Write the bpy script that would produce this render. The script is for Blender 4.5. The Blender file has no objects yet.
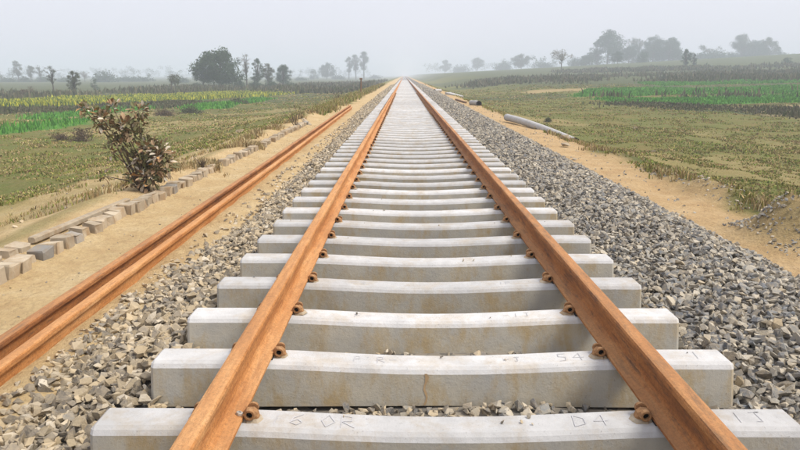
import bpy, bmesh, math, random
import numpy as np
from mathutils import Vector, Matrix, Euler

# ------------------------------------------------------------------ camera, sky, sun, exposure
SC = bpy.context.scene
COL = SC.collection
random.seed(7)
RNG = np.random.default_rng(7)
R = math.radians

CAM_Z = 1.528
F_PX = 665.0                      # focal length in pixels of the 800 px wide photograph
PITCH = math.atan(150.0 / F_PX)
YAW = math.atan(4.0 / F_PX)       # camera looks a touch left of the track direction
cam = bpy.data.cameras.new('camera')
cam.lens = F_PX / 800 * 36
cam.sensor_width = 36
cam.clip_start = 0.05
cam.clip_end = 8000
cam_ob = bpy.data.objects.new('camera', cam)
cam_ob.location = (0, 0, CAM_Z)
cam_ob.rotation_euler = (math.pi / 2 - PITCH, 0, YAW)
COL.objects.link(cam_ob)
SC.camera = cam_ob

SUN_EL, SUN_AZ = R(55), R(104)     # azimuth clockwise from +Y (the track direction)
w = bpy.data.worlds.new('World')
SC.world = w
w.use_nodes = True
nt = w.node_tree
nt.nodes.clear()
sky = nt.nodes.new('ShaderNodeTexSky')
sky.sky_type = 'NISHITA'
sky.sun_disc = False
sky.sun_elevation = SUN_EL
sky.sun_rotation = SUN_AZ
sky.air_density = 1.0
sky.dust_density = 6.0
sky.ozone_density = 1.0
pale = nt.nodes.new('ShaderNodeMix')
pale.data_type = 'RGBA'
pale.inputs['Factor'].default_value = 0.72
pale.inputs['B'].default_value = (9.0, 9.0, 10.0, 1)   # thick winter haze whitens the whole dome
bg = nt.nodes.new('ShaderNodeBackground')
bg.inputs['Strength'].default_value = 0.11
wo = nt.nodes.new('ShaderNodeOutputWorld')
nt.links.new(sky.outputs[0], pale.inputs['A'])
nt.links.new(pale.outputs['Result'], bg.inputs['Color'])
nt.links.new(bg.outputs[0], wo.inputs[0])

sl = bpy.data.lights.new('sun', 'SUN')
sl.energy = 3.1
sl.angle = R(19)
sl.color = (1.0, 0.95, 0.87)
so = bpy.data.objects.new('sun', sl)
d_sun = Vector((math.sin(SUN_AZ) * math.cos(SUN_EL), math.cos(SUN_AZ) * math.cos(SUN_EL), math.sin(SUN_EL)))
so.rotation_euler = d_sun.to_track_quat('Z', 'Y').to_euler()
so.location = (0, 0, 20)
COL.objects.link(so)

SC.view_settings.view_transform = 'Standard'
SC.view_settings.look = 'None'
SC.view_settings.exposure = 0.16
SC.view_settings.gamma = 1.0
SC.view_settings.use_curve_mapping = False
SC.render.engine = 'CYCLES'
SC.cycles.use_denoising = True
SC.cycles.max_bounces = 8
SC.cycles.volume_bounces = 4
SC.cycles.diffuse_bounces = 3
SC.cycles.glossy_bounces = 2
SC.cycles.transparent_max_bounces = 4

# ------------------------------------------------------------------ materials
def mat(name, rough=0.9, spec=0.25):
    m = bpy.data.materials.new(name)
    m.use_nodes = True
    n = m.node_tree
    b = n.nodes['Principled BSDF']
    b.inputs['Roughness'].default_value = rough
    b.inputs['Specular IOR Level'].default_value = spec
    return m, n, b

def coords(n, kind='Object'):
    t = n.nodes.new('ShaderNodeTexCoord')
    return t.outputs[kind]

def noise(n, vec, scale, detail=4, rough=0.6, stretch=None):
    if stretch:
        mp = n.nodes.new('ShaderNodeMapping')
        mp.inputs['Scale'].default_value = stretch
        n.links.new(vec, mp.inputs['Vector'])
        vec = mp.outputs[0]
    t = n.nodes.new('ShaderNodeTexNoise')
    t.inputs['Scale'].default_value = scale
    t.inputs['Detail'].default_value = detail
    t.inputs['Roughness'].default_value = rough
    n.links.new(vec, t.inputs['Vector'])
    return t.outputs['Fac']

def ramp(n, fac, stops):
    r = n.nodes.new('ShaderNodeValToRGB')
    e = r.color_ramp.elements
    while len(e) < len(stops):
        e.new(0.5)
    for el, (p, c) in zip(e, stops):
        el.position = p
        el.color = (*c, 1) if len(c) == 3 else c
    n.links.new(fac, r.inputs[0])
    return r.outputs[0]

def mixc(n, fac, a, b, mode='MIX'):
    x = n.nodes.new('ShaderNodeMix')
    x.data_type = 'RGBA'
    x.blend_type = mode
    for sock, v in (('Factor', fac), ('A', a), ('B', b)):
        if isinstance(v, (int, float)):
            x.inputs[sock].default_value = v
        elif isinstance(v, tuple):
            x.inputs[sock].default_value = (*v, 1)
        else:
            n.links.new(v, x.inputs[sock])
    return x.outputs['Result']

def bump(n, b, h, strength=0.4, dist=0.01):
    k = n.nodes.new('ShaderNodeBump')
    k.inputs['Strength'].default_value = strength
    k.inputs['Distance'].default_value = dist
    n.links.new(h, k.inputs['Height'])
    n.links.new(k.outputs[0], b.inputs['Normal'])

def attr(n, name, out='Color'):
    a = n.nodes.new('ShaderNodeAttribute')
    a.attribute_name = name
    return a.outputs[out]

def objrand(n):
    return n.nodes.new('ShaderNodeObjectInfo').outputs['Random']

M = {}
BK, WH = (0, 0, 0), (1, 1, 1)

def m_concrete(name, c1, c2, stain, stain_amt, scale=9):
    m, n, b = mat(name, 0.88, 0.3)
    v = coords(n)
    rv = n.nodes.new('ShaderNodeVectorMath')
    rv.operation = 'ADD'
    cmb = n.nodes.new('ShaderNodeCombineXYZ')
    mu = n.nodes.new('ShaderNodeMath')
    mu.operation = 'MULTIPLY'
    mu.inputs[1].default_value = 57.0
    n.links.new(objrand(n), mu.inputs[0])
    for i in range(3):
        n.links.new(mu.outputs[0], cmb.inputs[i])
    n.links.new(v, rv.inputs[0])
    n.links.new(cmb.outputs[0], rv.inputs[1])
    v = rv.outputs[0]
    base = ramp(n, noise(n, v, scale, 6), [(0.3, c1), (0.72, c2)])
    st = noise(n, v, 5.5, 6, 0.72, (1.0, 1.0, 0.45))
    base = mixc(n, ramp(n, st, [(0.47, BK), (0.66, (stain_amt,) * 3)]), base, stain)
    speck = noise(n, v, 90, 2)
    base = mixc(n, ramp(n, speck, [(0.66, BK), (0.74, (0.45,) * 3)]), base, (0.16, 0.14, 0.12))
    shade = n.nodes.new('ShaderNodeMapRange')
    shade.inputs['To Min'].default_value = 0.80
    shade.inputs['To Max'].default_value = 1.06
    n.links.new(objrand(n), shade.inputs['Value'])
    base = mixc(n, 1.0, base, shade.outputs[0], 'MULTIPLY')
    base = mixc(n, ramp(n, noise(n, v, 2.0, 5, 0.7), [(0.45, BK), (0.75, (0.35,) * 3)]), base, tuple(x * .6 for x in c1))
    n.links.new(base, b.inputs['Base Color'])
    bump(n, b, noise(n, v, 45, 7, 0.75), 0.6, 0.006)
    M[name] = m

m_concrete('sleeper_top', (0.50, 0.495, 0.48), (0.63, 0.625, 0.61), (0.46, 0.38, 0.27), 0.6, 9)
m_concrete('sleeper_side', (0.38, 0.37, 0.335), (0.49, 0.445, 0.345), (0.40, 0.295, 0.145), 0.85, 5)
m_concrete('old_concrete', (0.36, 0.29, 0.20), (0.52, 0.44, 0.32), (0.34, 0.225, 0.115), 0.9, 7)
m_concrete('blue_concrete', (0.25, 0.24, 0.22), (0.35, 0.33, 0.29), (0.36, 0.26, 0.15), 0.6, 6)
m_concrete('pipe_concrete', (0.40, 0.40, 0.39), (0.52, 0.51, 0.49), (0.35, 0.30, 0.22), 0.5, 4)

def m_rust(name, stops, patch, amt):
    m, n, b = mat(name, 0.85, 0.25)
    v = coords(n)
    c = ramp(n, noise(n, v, 2.6, 8, 0.75, (3, 0.45, 3)), stops)
    c = mixc(n, ramp(n, noise(n, v, 22, 6, 0.75, (1.6, 0.22, 2.2)), [(0.50, BK), (0.68, (amt,) * 3)]), c, patch)
    c = mixc(n, ramp(n, noise(n, v, 55, 5, 0.8), [(0.45, BK), (0.72, (0.55,) * 3)]), c, tuple(x * .45 for x in stops[0][1]))
    c = mixc(n, ramp(n, noise(n, v, 210, 2), [(0.58, BK), (0.7, (0.6,) * 3)]), c, (0.10, 0.05, 0.03))
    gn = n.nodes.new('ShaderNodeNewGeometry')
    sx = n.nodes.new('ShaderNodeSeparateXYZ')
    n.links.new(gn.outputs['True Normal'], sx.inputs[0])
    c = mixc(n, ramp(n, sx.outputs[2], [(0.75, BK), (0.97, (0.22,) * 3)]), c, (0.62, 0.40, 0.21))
    n.links.new(c, b.inputs['Base Color'])
    bump(n, b, noise(n, v, 90, 6, 0.8), 0.7, 0.006)
    M[name] = m

m_rust('rust_rail', [(0.30, (0.32, 0.115, 0.032)), (0.47, (0.52, 0.225, 0.070)), (0.62, (0.62, 0.32, 0.125)), (0.75, (0.68, 0.43, 0.22))], (0.27, 0.10, 0.035), 0.75)
m_rust('rust_rail_dark_shaded', [(0.30, (0.19, 0.075, 0.028)), (0.5, (0.40, 0.16, 0.05)), (0.72, (0.56, 0.28, 0.105))], (0.09, 0.055, 0.04), 0.9)  # darker rust: stain, plus the running rail's inner-face shade put into the colour
m_rust('rust_iron', [(0.28, (0.26, 0.13, 0.055)), (0.5, (0.40, 0.21, 0.09)), (0.72, (0.50, 0.31, 0.16))], (0.12, 0.06, 0.03), 0.7)

def plain(name, c, rough=0.9):
    m, n, b = mat(name, rough, 0.2)
    v = coords(n)
    k = noise(n, v, 14, 4)
    n.links.new(ramp(n, k, [(0.25, tuple(x * 0.7 for x in c)), (0.75, tuple(min(1, x * 1.25) for x in c))]), b.inputs['Base Color'])
    M[name] = m

plain('rubber_bore_shade', (0.03, 0.03, 0.032))
plain('hole_shade', (0.012, 0.010, 0.009))
plain('pencil', (0.47, 0.465, 0.47))
plain('steel_nut', (0.42, 0.38, 0.33), 0.6)
plain('timber', (0.20, 0.12, 0.07))
plain('bark', (0.085, 0.065, 0.048))
plain('stem', (0.13, 0.10, 0.07))

def m_stone(name, source, dusty):
    m, n, b = mat(name, 0.9, 0.25)
    rnd = objrand(n) if source == 'object' else attr(n, 'rnd', 'Fac')
    grey = ramp(n, rnd, [(0.0, (0.09, 0.098, 0.108)), (0.3, (0.18, 0.195, 0.21)), (0.55, (0.27, 0.27, 0.25)), (0.8, (0.36, 0.33, 0.27)), (1.0, (0.49, 0.45, 0.37))])
    tan = ramp(n, rnd, [(0.0, (0.13, 0.115, 0.095)), (0.25, (0.26, 0.22, 0.165)), (0.5, (0.40, 0.325, 0.215)), (0.8, (0.52, 0.41, 0.255)), (1.0, (0.56, 0.50, 0.40))])
    fac = dusty if source == 'object' else attr(n, 'dust', 'Fac')
    c = mixc(n, fac, grey, tan)
    v = coords(n)
    c = mixc(n, ramp(n, noise(n, v, 28 if source != 'object' else 2.2, 5, 0.7), [(0.4, BK), (0.7, (0.55,) * 3)]), c, (0.50, 0.40, 0.255))
    n.links.new(c, b.inputs['Base Color'])
    bump(n, b, noise(n, v, 70 if source != 'object' else 5.0, 5, 0.75), 0.5, 0.010 if source != 'object' else 0.12)
    M[name] = m

m_stone('gravel', 'attr', 0)
m_stone('stone_dusty', 'object', 0.9)
m_stone('stone_grey', 'object', 0.2)

# ballast bed under the loose stones, coloured dark for the shade in their gaps
m, n, b = mat('ballast_bed', 0.95, 0.1)
v = coords(n)
vo = n.nodes.new('ShaderNodeTexVoronoi')
vo.inputs['Scale'].default_value = 17
n.links.new(v, vo.inputs['Vector'])
c = ramp(n, vo.outputs['Color'], [(0.1, (0.08, 0.078, 0.075)), (0.5, (0.17, 0.155, 0.13)), (0.9, (0.27, 0.235, 0.185))])
n.links.new(c, b.inputs['Base Color'])
bump(n, b, vo.outputs['Distance'], -0.8, 0.03)
M['ballast_bed'] = m

# ground: what covers it comes from the vertex layers (sand / crop / dry), its grain from noise
m, n, b = mat('ground', 0.97, 0.08)
v = coords(n)
cov = n.nodes.new('ShaderNodeSeparateColor')
n.links.new(attr(n, 'cover'), cov.inputs[0])
n1 = noise(n, v, 0.35, 8, 0.65)
n2 = noise(n, v, 3.2, 6, 0.65)
grass = ramp(n, n1, [(0.34, (0.22, 0.17, 0.06)), (0.45, (0.155, 0.162, 0.038)), (0.55, (0.105, 0.148, 0.030)), (0.68, (0.185, 0.168, 0.05))])
grass = mixc(n, ramp(n, n2, [(0.38, BK), (0.70, (0.75,) * 3)]), grass, (0.23, 0.18, 0.078))
grass = mixc(n, ramp(n, noise(n, v, 11, 8, 0.75), [(0.42, BK), (0.62, (0.7,) * 3)]), grass, (0.09, 0.098, 0.03))
grass = mixc(n, ramp(n, noise(n, v, 45, 4, 0.7), [(0.5, BK), (0.7, (0.6,) * 3)]), grass, (0.30, 0.24, 0.11))
crop = ramp(n, noise(n, v, 1.1, 6), [(0.3, (0.06, 0.16, 0.03)), (0.7, (0.11, 0.25, 0.045))])
dry = ramp(n, noise(n, v, 0.6, 6), [(0.3, (0.05, 0.066, 0.03)), (0.7, (0.095, 0.105, 0.046))])
sand = ramp(n, noise(n, v, 1.7, 8, 0.7), [(0.25, (0.44, 0.30, 0.145)), (0.5, (0.55, 0.41, 0.215)), (0.75, (0.62, 0.50, 0.30))])
sand = mixc(n, ramp(n, noise(n, v, 26, 4), [(0.42, BK), (0.72, (0.5,) * 3)]), sand, (0.37, 0.25, 0.14))
sand = mixc(n, ramp(n, noise(n, v, 4.5, 6, 0.7), [(0.50, BK), (0.66, (0.45,) * 3)]), sand, (0.40, 0.275, 0.14))
rgt = ramp(n, attr(n, 'side', 'Fac'), [(0.0, BK), (1.0, WH)])
sand = mixc(n, rgt, sand, (0.92, 0.87, 0.86), 'MULTIPLY')
c = mixc(n, cov.outputs[1], grass, crop)
c = mixc(n, cov.outputs[2], c, dry)
c = mixc(n, cov.outputs[0], c, sand)
n.links.new(c, b.inputs['Base Color'])
hs = n.nodes.new('ShaderNodeMath')
hs.operation = 'MULTIPLY_ADD'
hs.inputs[1].default_value = 2.2
n.links.new(noise(n, v, 5.5, 5, 0.6), hs.inputs[0])
n.links.new(noise(n, v, 22, 8, 0.75), hs.inputs[2])
bump(n, b, hs.outputs[0], 0.8, 0.035)
M['ground'] = m

def m_blade(name):
    m, n, b = mat(name, 0.85, 0.1)
    n.links.new(attr(n, 'tint'), b.inputs['Base Color'])
    b.inputs['Transmission Weight'].default_value = 0
    M[name] = m
m_blade('blade')

def m_leaf(name, c1, c2):
    m, n, b = mat(name, 0.8, 0.15)
    v = coords(n)
    n.links.new(ramp(n, noise(n, v, 0.9, 5, 0.7), [(0.3, c1), (0.7, c2)]), b.inputs['Base Color'])
    M[name] = m
m_leaf('leaf_dark', (0.024, 0.048, 0.022), (0.062, 0.10, 0.042))
m_leaf('leaf_olive', (0.055, 0.065, 0.030), (0.11, 0.115, 0.055))
m_leaf('leaf_brown', (0.10, 0.070, 0.045), (0.16, 0.115, 0.07))
m_leaf('leaf_pale', (0.13, 0.12, 0.085), (0.24, 0.21, 0.15))

# ------------------------------------------------------------------ object helpers
def tag(o, label=None, cat=None, group=None, kind=None):
    if label: o['label'] = label
    if cat: o['category'] = cat
    if group: o['group'] = group
    if kind: o['kind'] = kind
    return o

def link(o, parent=None):
    COL.objects.link(o)
    if parent:
        o.parent = parent
    return o

def empty(name, loc=(0, 0, 0), rz=0.0):
    o = bpy.data.objects.new(name, None)
    o.empty_display_size = 0.2
    o.location = loc
    o.rotation_euler = (0, 0, rz)
    return link(o)

def mesh_of(name, verts, faces, mats, smooth=False, midx=None):
    me = bpy.data.meshes.new(name)
    me.from_pydata([tuple(x) for x in verts], [], faces)
    for k in (mats if isinstance(mats, (list, tuple)) else [mats]):
        me.materials.append(M[k])
    if midx is not None:
        me.polygons.foreach_set('material_index', midx)
    if smooth:
        me.polygons.foreach_set('use_smooth', [True] * len(me.polygons))
    me.update()
    return me

def fast_mesh(name, V, T, mname, attrs=None, smooth=False):
    """V (n,3) floats, T (m,k) ints, attrs: {name: (n,) or (n,3)}"""
    me = bpy.data.meshes.new(name)
    V = np.ascontiguousarray(V, dtype=np.float32)
    T = np.ascontiguousarray(T, dtype=np.int32)
    k = T.shape[1]
    me.vertices.add(len(V))
    me.vertices.foreach_set('co', V.ravel())
    me.loops.add(T.size)
    me.loops.foreach_set('vertex_index', T.ravel())
    me.polygons.add(len(T))
    me.polygons.foreach_set('loop_start', np.arange(0, T.size, k, dtype=np.int32))
    me.polygons.foreach_set('loop_total', np.full(len(T), k, dtype=np.int32))
    me.materials.append(M[mname])
    for a, d in (attrs or {}).items():
        d = np.asarray(d, dtype=np.float32)
        if d.ndim == 1:
            at = me.attributes.new(a, 'FLOAT', 'POINT')
            at.data.foreach_set('value', d)
        else:
            at = me.attributes.new(a, 'FLOAT_COLOR', 'POINT')
            at.data.foreach_set('color', np.concatenate([d, np.ones((len(d), 1), np.float32)], 1).ravel())
    me.polygons.foreach_set('use_smooth', np.full(len(T), bool(smooth)))
    me.update(calc_edges=True)
    me.validate()
    return me

def obj(name, me, parent=None, loc=(0, 0, 0), rot=(0, 0, 0), scale=(1, 1, 1)):
    o = bpy.data.objects.new(name, me)
    o.location = loc
    o.rotation_euler = rot
    o.scale = scale
    return link(o, parent)

def loft(sections, cap=True):
    """sections: list of equal-length closed loops of points"""
    V, Fc = [], []
    k = len(sections[0])
    for s in sections:
        V += [tuple(p) for p in s]
    for i in range(len(sections) - 1):
        for j in range(k):
            a, b_ = i * k + j, i * k + (j + 1) % k
            Fc.append((a, b_, b_ + k, a + k))
    if cap:
        Fc.append(tuple(reversed(range(k))))
        Fc.append(tuple(range((len(sections) - 1) * k, len(sections) * k)))
    return V, Fc

def tube(path, radii, sides=6):
    path = [Vector(p) for p in path]
    secs = []
    up = Vector((0.3, 0.2, 1)).normalized()
    for i, p in enumerate(path):
        t = (path[min(i + 1, len(path) - 1)] - path[max(i - 1, 0)]).normalized()
        a = t.cross(up)
        if a.length < 0.05:
            a = t.cross(Vector((1, 0, 0)))
        a.normalize()
        b_ = t.cross(a).normalized()
        r = radii[i] if isinstance(radii, (list, tuple)) else radii
        secs.append([p + (a * math.cos(2 * math.pi * j / sides) + b_ * math.sin(2 * math.pi * j / sides)) * r for j in range(sides)])
    return loft(secs)

def join(parts):
    V, Fc = [], []
    for v_, f_ in parts:
        o_ = len(V)
        V += [tuple(p) for p in v_]
        Fc += [tuple(i + o_ for i in q) for q in f_]
    return V, Fc

def boxvf(x0, x1, y0, y1, z0, z1):
    return [(x0, y0, z0), (x1, y0, z0), (x1, y1, z0), (x0, y1, z0), (x0, y0, z1), (x1, y0, z1), (x1, y1, z1), (x0, y1, z1)], \
        [(3, 2, 1, 0), (4, 5, 6, 7), (0, 1, 5, 4), (1, 2, 6, 5), (2, 3, 7, 6), (3, 0, 4, 7)]

def vnoise(x, y, s, seed=0):
    x = np.asarray(x, float) / s + seed * 17.31
    y = np.asarray(y, float) / s - seed * 9.77
    xi, yi = np.floor(x), np.floor(y)
    fx, fy = x - xi, y - yi
    fx, fy = fx * fx * (3 - 2 * fx), fy * fy * (3 - 2 * fy)
    def h(a, b_):
        q = np.sin(a * 127.1 + b_ * 311.7 + seed * 74.7) * 43758.5453
        return q - np.floor(q)
    return (h(xi, yi) * (1 - fx) + h(xi + 1, yi) * fx) * (1 - fy) + (h(xi, yi + 1) * (1 - fx) + h(xi + 1, yi + 1) * fx) * fy

def sstep(a, b_, x):
    t = np.clip((np.asarray(x, float) - a) / (b_ - a), 0, 1)
    return t * t * (3 - 2 * t)

# ------------------------------------------------------------------ lie of the land
PX = [-400, -60, -14, -9, -6, -4.3, -3.55, -3.2, -2.9, -1.9, -1.5, -1.2, 1.6, 2.9, 3.2, 4.3, 4.9, 6.5, 9, 14, 60, 400]
PZ = [-1.85, -1.8, -1.75, -1.3, -.65, -.10, .075, .02, -.035, -.02, -.08, -.14, -.14, -.14, -.10, -.14, -.40, -1.0, -1.5, -1.7, -1.8, -1.8]

def mound(X, Y, cx, cy, rx, ry, h):
    return h * np.exp(-(((X - cx) / rx) ** 2 + ((Y - cy) / ry) ** 2))

def ground(X, Y):
    X = np.asarray(X, float)
    Y = np.asarray(Y, float)
    z = np.interp(X, PX, PZ)
    # the land on the right climbs gently towards its far tree line
    z = z + sstep(6, 24, X) * np.minimum(0.4 + 0.0078 * np.maximum(X, 0), 1.9) * 0.0244 * np.clip(Y - 35, 0, 290)
    out = sstep(4.2, 8, np.abs(X))
    near = np.exp(-np.abs(Y) / 120)
    z = z + out * (0.30 * (vnoise(X, Y, 5.0, 1) - .5) + 0.14 * (vnoise(X, Y, 1.4, 2) - .5)) * (0.35 + near)
    edge = sstep(-3.3, -3.7, X) + sstep(3.3, 3.9, X)
    z = z + edge * 0.07 * (vnoise(X, Y, 0.6, 3) - .5) * near
    z = z + 0.025 * (vnoise(X, Y, 0.35, 4) - .5) * near
    z = z + sstep(-3.9, -4.6, X) * sstep(-12, -7, X) * .12 * (vnoise(X, Y, .55, 18) - .5) * near
    # rough soil ridge behind the blocks, heaps on the right shoulder
    z = z + np.exp(-((X + 3.65) / 0.28) ** 2) * 0.16 * np.maximum(vnoise(X, Y, 1.1, 5) - .35, 0) * sstep(3, 7, Y)
    z = z + mound(X, Y, 3.95, 6.5, .36, .55, .44) * (0.75 + 0.5 * vnoise(X, Y, .22, 8))
    z = z + mound(X, Y, 4.45, 9.3, .32, 1.5, .22) * (0.6 + 0.8 * vnoise(X, Y, .3, 9))
    z = z + mound(X, Y, 4.6, 13.5, .4, 2.2, .16) * (0.6 + 0.8 * vnoise(X, Y, .4, 10))
    return z

def bed(X, Y):
    """top of the ballast"""
    z = np.interp(X, [-1.9, -1.62, -1.3, -1.1, 1.5, 1.75, 2.3, 2.75, 3.05, 3.25], [-.10, -.01, .025, .0, .0, .03, .09, .075, -.04, -.16])
    return z + 0.05 * (vnoise(X, Y, .45, 6) - .5)

cp, sp_, cyw, syw = math.cos(PITCH), math.sin(PITCH), math.cos(YAW), math.sin(YAW)
def ray(px, py):
    a, b_ = (px - 400) / F_PX, -(py - 225) / F_PX
    x, y, z = a, cp + b_ * sp_, -sp_ + b_ * cp
    d = Vector((x * cyw - y * syw, x * syw + y * cyw, z))
    return d / d.y
def hit(px, py, far=700.0):
    """the point of the ground seen at a pixel of the photograph"""
    d = ray(px, py)
    t, t0 = 2.0, 2.0
    while t < far:
        if CAM_Z + d.z * t < float(ground(d.x * t, t)):
            for _ in range(20):
                mid = (t0 + t) / 2
                if CAM_Z + d.z * mid < float(ground(d.x * mid, mid)): t = mid
                else: t0 = mid
            break
        t0 = t
        t *= 1.02
    return Vector((d.x * t, t, float(ground(d.x * t, t))))
def project(X, Y, Z):
    x = X * cyw + Y * syw
    y = -X * syw + Y * cyw
    z = Z - CAM_Z
    dep = y * cp - z * sp_
    return 400 + F_PX * x / dep, 225 - F_PX * (y * sp_ + z * cp) / dep, dep

def inpoly(X, Y, poly):
    ins = np.zeros(np.shape(X), bool)
    q = len(poly)
    for i in range(q):
        x1, y1 = poly[i]; x2, y2 = poly[(i + 1) % q]
        c_ = ((y1 > Y) != (y2 > Y)) & (X < (x2 - x1) * (Y - y1) / (y2 - y1 + 1e-12) + x1)
        ins ^= c_
    return ins
def field(pts):
    return [tuple(hit(*p).xy) for p in pts]

MUSTARD = field([(-60, 104), (0, 101.5), (150, 95.5), (300, 90), (302, 92.5), (265, 97), (190, 101.5), (45, 107), (-60, 111)])
GREEN_L = [field(q) for q in (
    [(22, 117), (60, 113), (150, 105.5), (160, 109), (70, 117), (30, 120)],
    [(-60, 133), (0, 127), (45, 122), (90, 119), (90, 124), (45, 130), (0, 135), (-60, 141)],
    [(180, 108), (215, 103.5), (260, 98), (275, 99), (225, 109), (185, 112)])]
GREEN_R = [field(q) for q in (
    [(572, 97), (590, 89), (700, 88), (860, 85), (860, 91.5), (700, 95), (600, 96)],
    [(590, 99), (690, 97.5), (860, 93.5), (860, 101), (700, 105), (620, 103)],
    [(640, 83), (860, 77), (860, 81), (660, 86)])]
BARE_R = [field(q) for q in ([(715, 108), (760, 106), (860, 103.5), (860, 115), (740, 111)], [(520, 92), (600, 88), (600, 90), (530, 94)])]
DARK = [field(q) for q in (
    [(-60, 111), (45, 107.5), (200, 102.5), (200, 105), (60, 112.5), (-60, 117)],
    [(-60, 97), (120, 91), (260, 87), (380, 82), (380, 85), (260, 92), (120, 95), (-60, 102)],
    [(598, 104), (640, 106.5), (730, 113), (860, 123), (860, 112), (740, 108), (640, 103)],
    [(480, 87), (600, 84), (860, 80), (860, 76), (600, 80), (470, 84)])]

# ------------------------------------------------------------------ ground sheet
def lines(lo, hi, fine, dense_lo, dense_hi, grow):
    out = list(np.arange(dense_lo, dense_hi, fine))
    s, x = fine, dense_hi
    while x < hi:
        out.append(x); s *= grow; x += s
    out.append(hi)
    s, x = fine, dense_lo
    while x > lo:
        x -= s; s *= grow
        out.append(max(x, lo))
    return np.unique(np.round(out, 4))
gx = lines(-1500, 1500, 0.16, -6.5, 6.5, 1.024)
gy = lines(-40, 2500, 0.16, 3.0, 12.0, 1.014)
GX, GY = np.meshgrid(gx, gy)
GZ = ground(GX, GY)
xb = -4.0 - 3.9 * sstep(24, 8, GY) + .85 * sstep(24, 40, GY) + 0.9 * (vnoise(GX, GY, 1.6, 11) - .5)
sandm = sstep(-.5, .5, (GX - xb) / .5) * sstep(.5, -.5, (GX - (4.35 + 0.7 * (vnoise(GX, GY, 1.3, 12) - .5))) / .35)
pat = vnoise(GX, GY, 3.0, 13) * .6 + vnoise(GX, GY, .8, 14) * .4
strip = sstep(-3.45, -3.65, GX) * sstep(-3.95, -3.8, GX)     # weeds along the block row
sandm = sandm * (1 - .5 * strip * sstep(.4, .6, pat))
heap = np.clip(mound(GX, GY, 3.95, 6.5, .42, .6, 1.6) + mound(GX, GY, 4.5, 9.5, .4, 1.7, 1.2) + mound(GX, GY, 4.7, 13.5, .5, 2.2, 1.0), 0, 1)
sandm = np.clip(sandm * (1 - .45 * heap), 0, 1)
sandm = sandm * (1 - .4 * sstep(-3.9, -4.4, GX) * sstep(.38, .62, pat))
ruts = np.exp(-np.abs(GY - 10) / 14) * sstep(-14, -7, GX) * (GX < -4) * sstep(.56, .7, pat) * .8
farsand = sstep(.62, .72, vnoise(GX, GY, 7, 15)) * .3 * (np.abs(GX) > 5) * (GY < 60)
sandm = np.clip(np.maximum(np.maximum(sandm, ruts), farsand), 0, 1)
crop_m = np.zeros_like(GX); dry_m = heap * .55
for q in GREEN_L + GREEN_R + [MUSTARD]:
    crop_m[inpoly(GX, GY, q)] = 1
for q in DARK:
    dry_m[inpoly(GX, GY, q)] = .9
dry_m = np.maximum(dry_m, .85 * sstep(10, 30, np.abs(GX)) * sstep(95, 120, GY))
dry_m = np.maximum(dry_m, .75 * sstep(.45, .62, vnoise(GX, GY, 14, 16)) * sstep(40, 90, GY))
for q in BARE_R:
    sandm[inpoly(GX, GY, q)] = .55
for q in GREEN_L + GREEN_R + [MUSTARD]:
    sandm[inpoly(GX, GY, q)] = 0
    dry_m[inpoly(GX, GY, q)] = 0
side = sstep(0, 1, GX)
nx, ny = len(gx), len(gy)
idx = np.arange(nx * ny).reshape(ny, nx)
Q = np.stack([idx[:-1, :-1], idx[:-1, 1:], idx[1:, 1:], idx[1:, :-1]], -1).reshape(-1, 4)
me = fast_mesh('ground', np.stack([GX, GY, GZ], -1).reshape(-1, 3), Q, 'ground',
               {'cover': np.stack([sandm, crop_m, dry_m], -1).reshape(-1, 3), 'side': side.ravel()}, smooth=True)
tag(obj('ground', me), kind='structure')

# ------------------------------------------------------------------ ballast
TX = 0.17                       # track centre line
PITCH_S, S0, N_SLEEP = 0.6, 2.40, 300
bx = np.arange(-1.9, 3.27, .09)
by = np.concatenate([np.arange(.5, 14, .12), np.arange(14, 60, .6), np.arange(60, 901, 12)])
BX, BY = np.meshgrid(bx, by)
BZ = bed(BX, BY) - 0.012
i2 = np.arange(BX.size).reshape(BX.shape)
Q = np.stack([i2[:-1, :-1], i2[:-1, 1:], i2[1:, 1:], i2[1:, :-1]], -1).reshape(-1, 4)
bal = tag(obj('ballast', fast_mesh('ballast', np.stack([BX, BY, BZ], -1).reshape(-1, 3), Q, 'ballast_bed')), kind='structure')

def rock_template(seed):
    r = random.Random(seed)
    bm = bmesh.new()
    sx, sy, sz = r.uniform(.9, 1.4), r.uniform(.7, 1.05), r.uniform(.5, .8)
    for _ in range(r.choice((9, 10, 12))):
        p = Vector((r.gauss(0, 1), r.gauss(0, 1), r.gauss(0, 1))).normalized()
        # pull towards a box so that the chips get flat faces and sharp corners
        k = max(abs(p.x), abs(p.y), abs(p.z))
        p = p * (0.35 + 0.65 / k) * r.uniform(.8, 1.0)
        bm.verts.new((p.x * sx * .5, p.y * sy * .5, p.z * sz * .5))
    geo = bmesh.ops.convex_hull(bm, input=bm.verts)
    bmesh.ops.delete(bm, geom=list({g for g in geo['geom_interior'] + geo['geom_unused'] if isinstance(g, bmesh.types.BMVert)}), context='VERTS')
    bmesh.ops.triangulate(bm, faces=bm.faces)
    bm.verts.index_update()
    V = np.array([x.co[:] for x in bm.verts])
    T = np.array([[x.index for x in f_.verts] for f_ in bm.faces])
    bm.free()
    return V, T
ROCKS = [rock_template(s) for s in range(28)]

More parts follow.
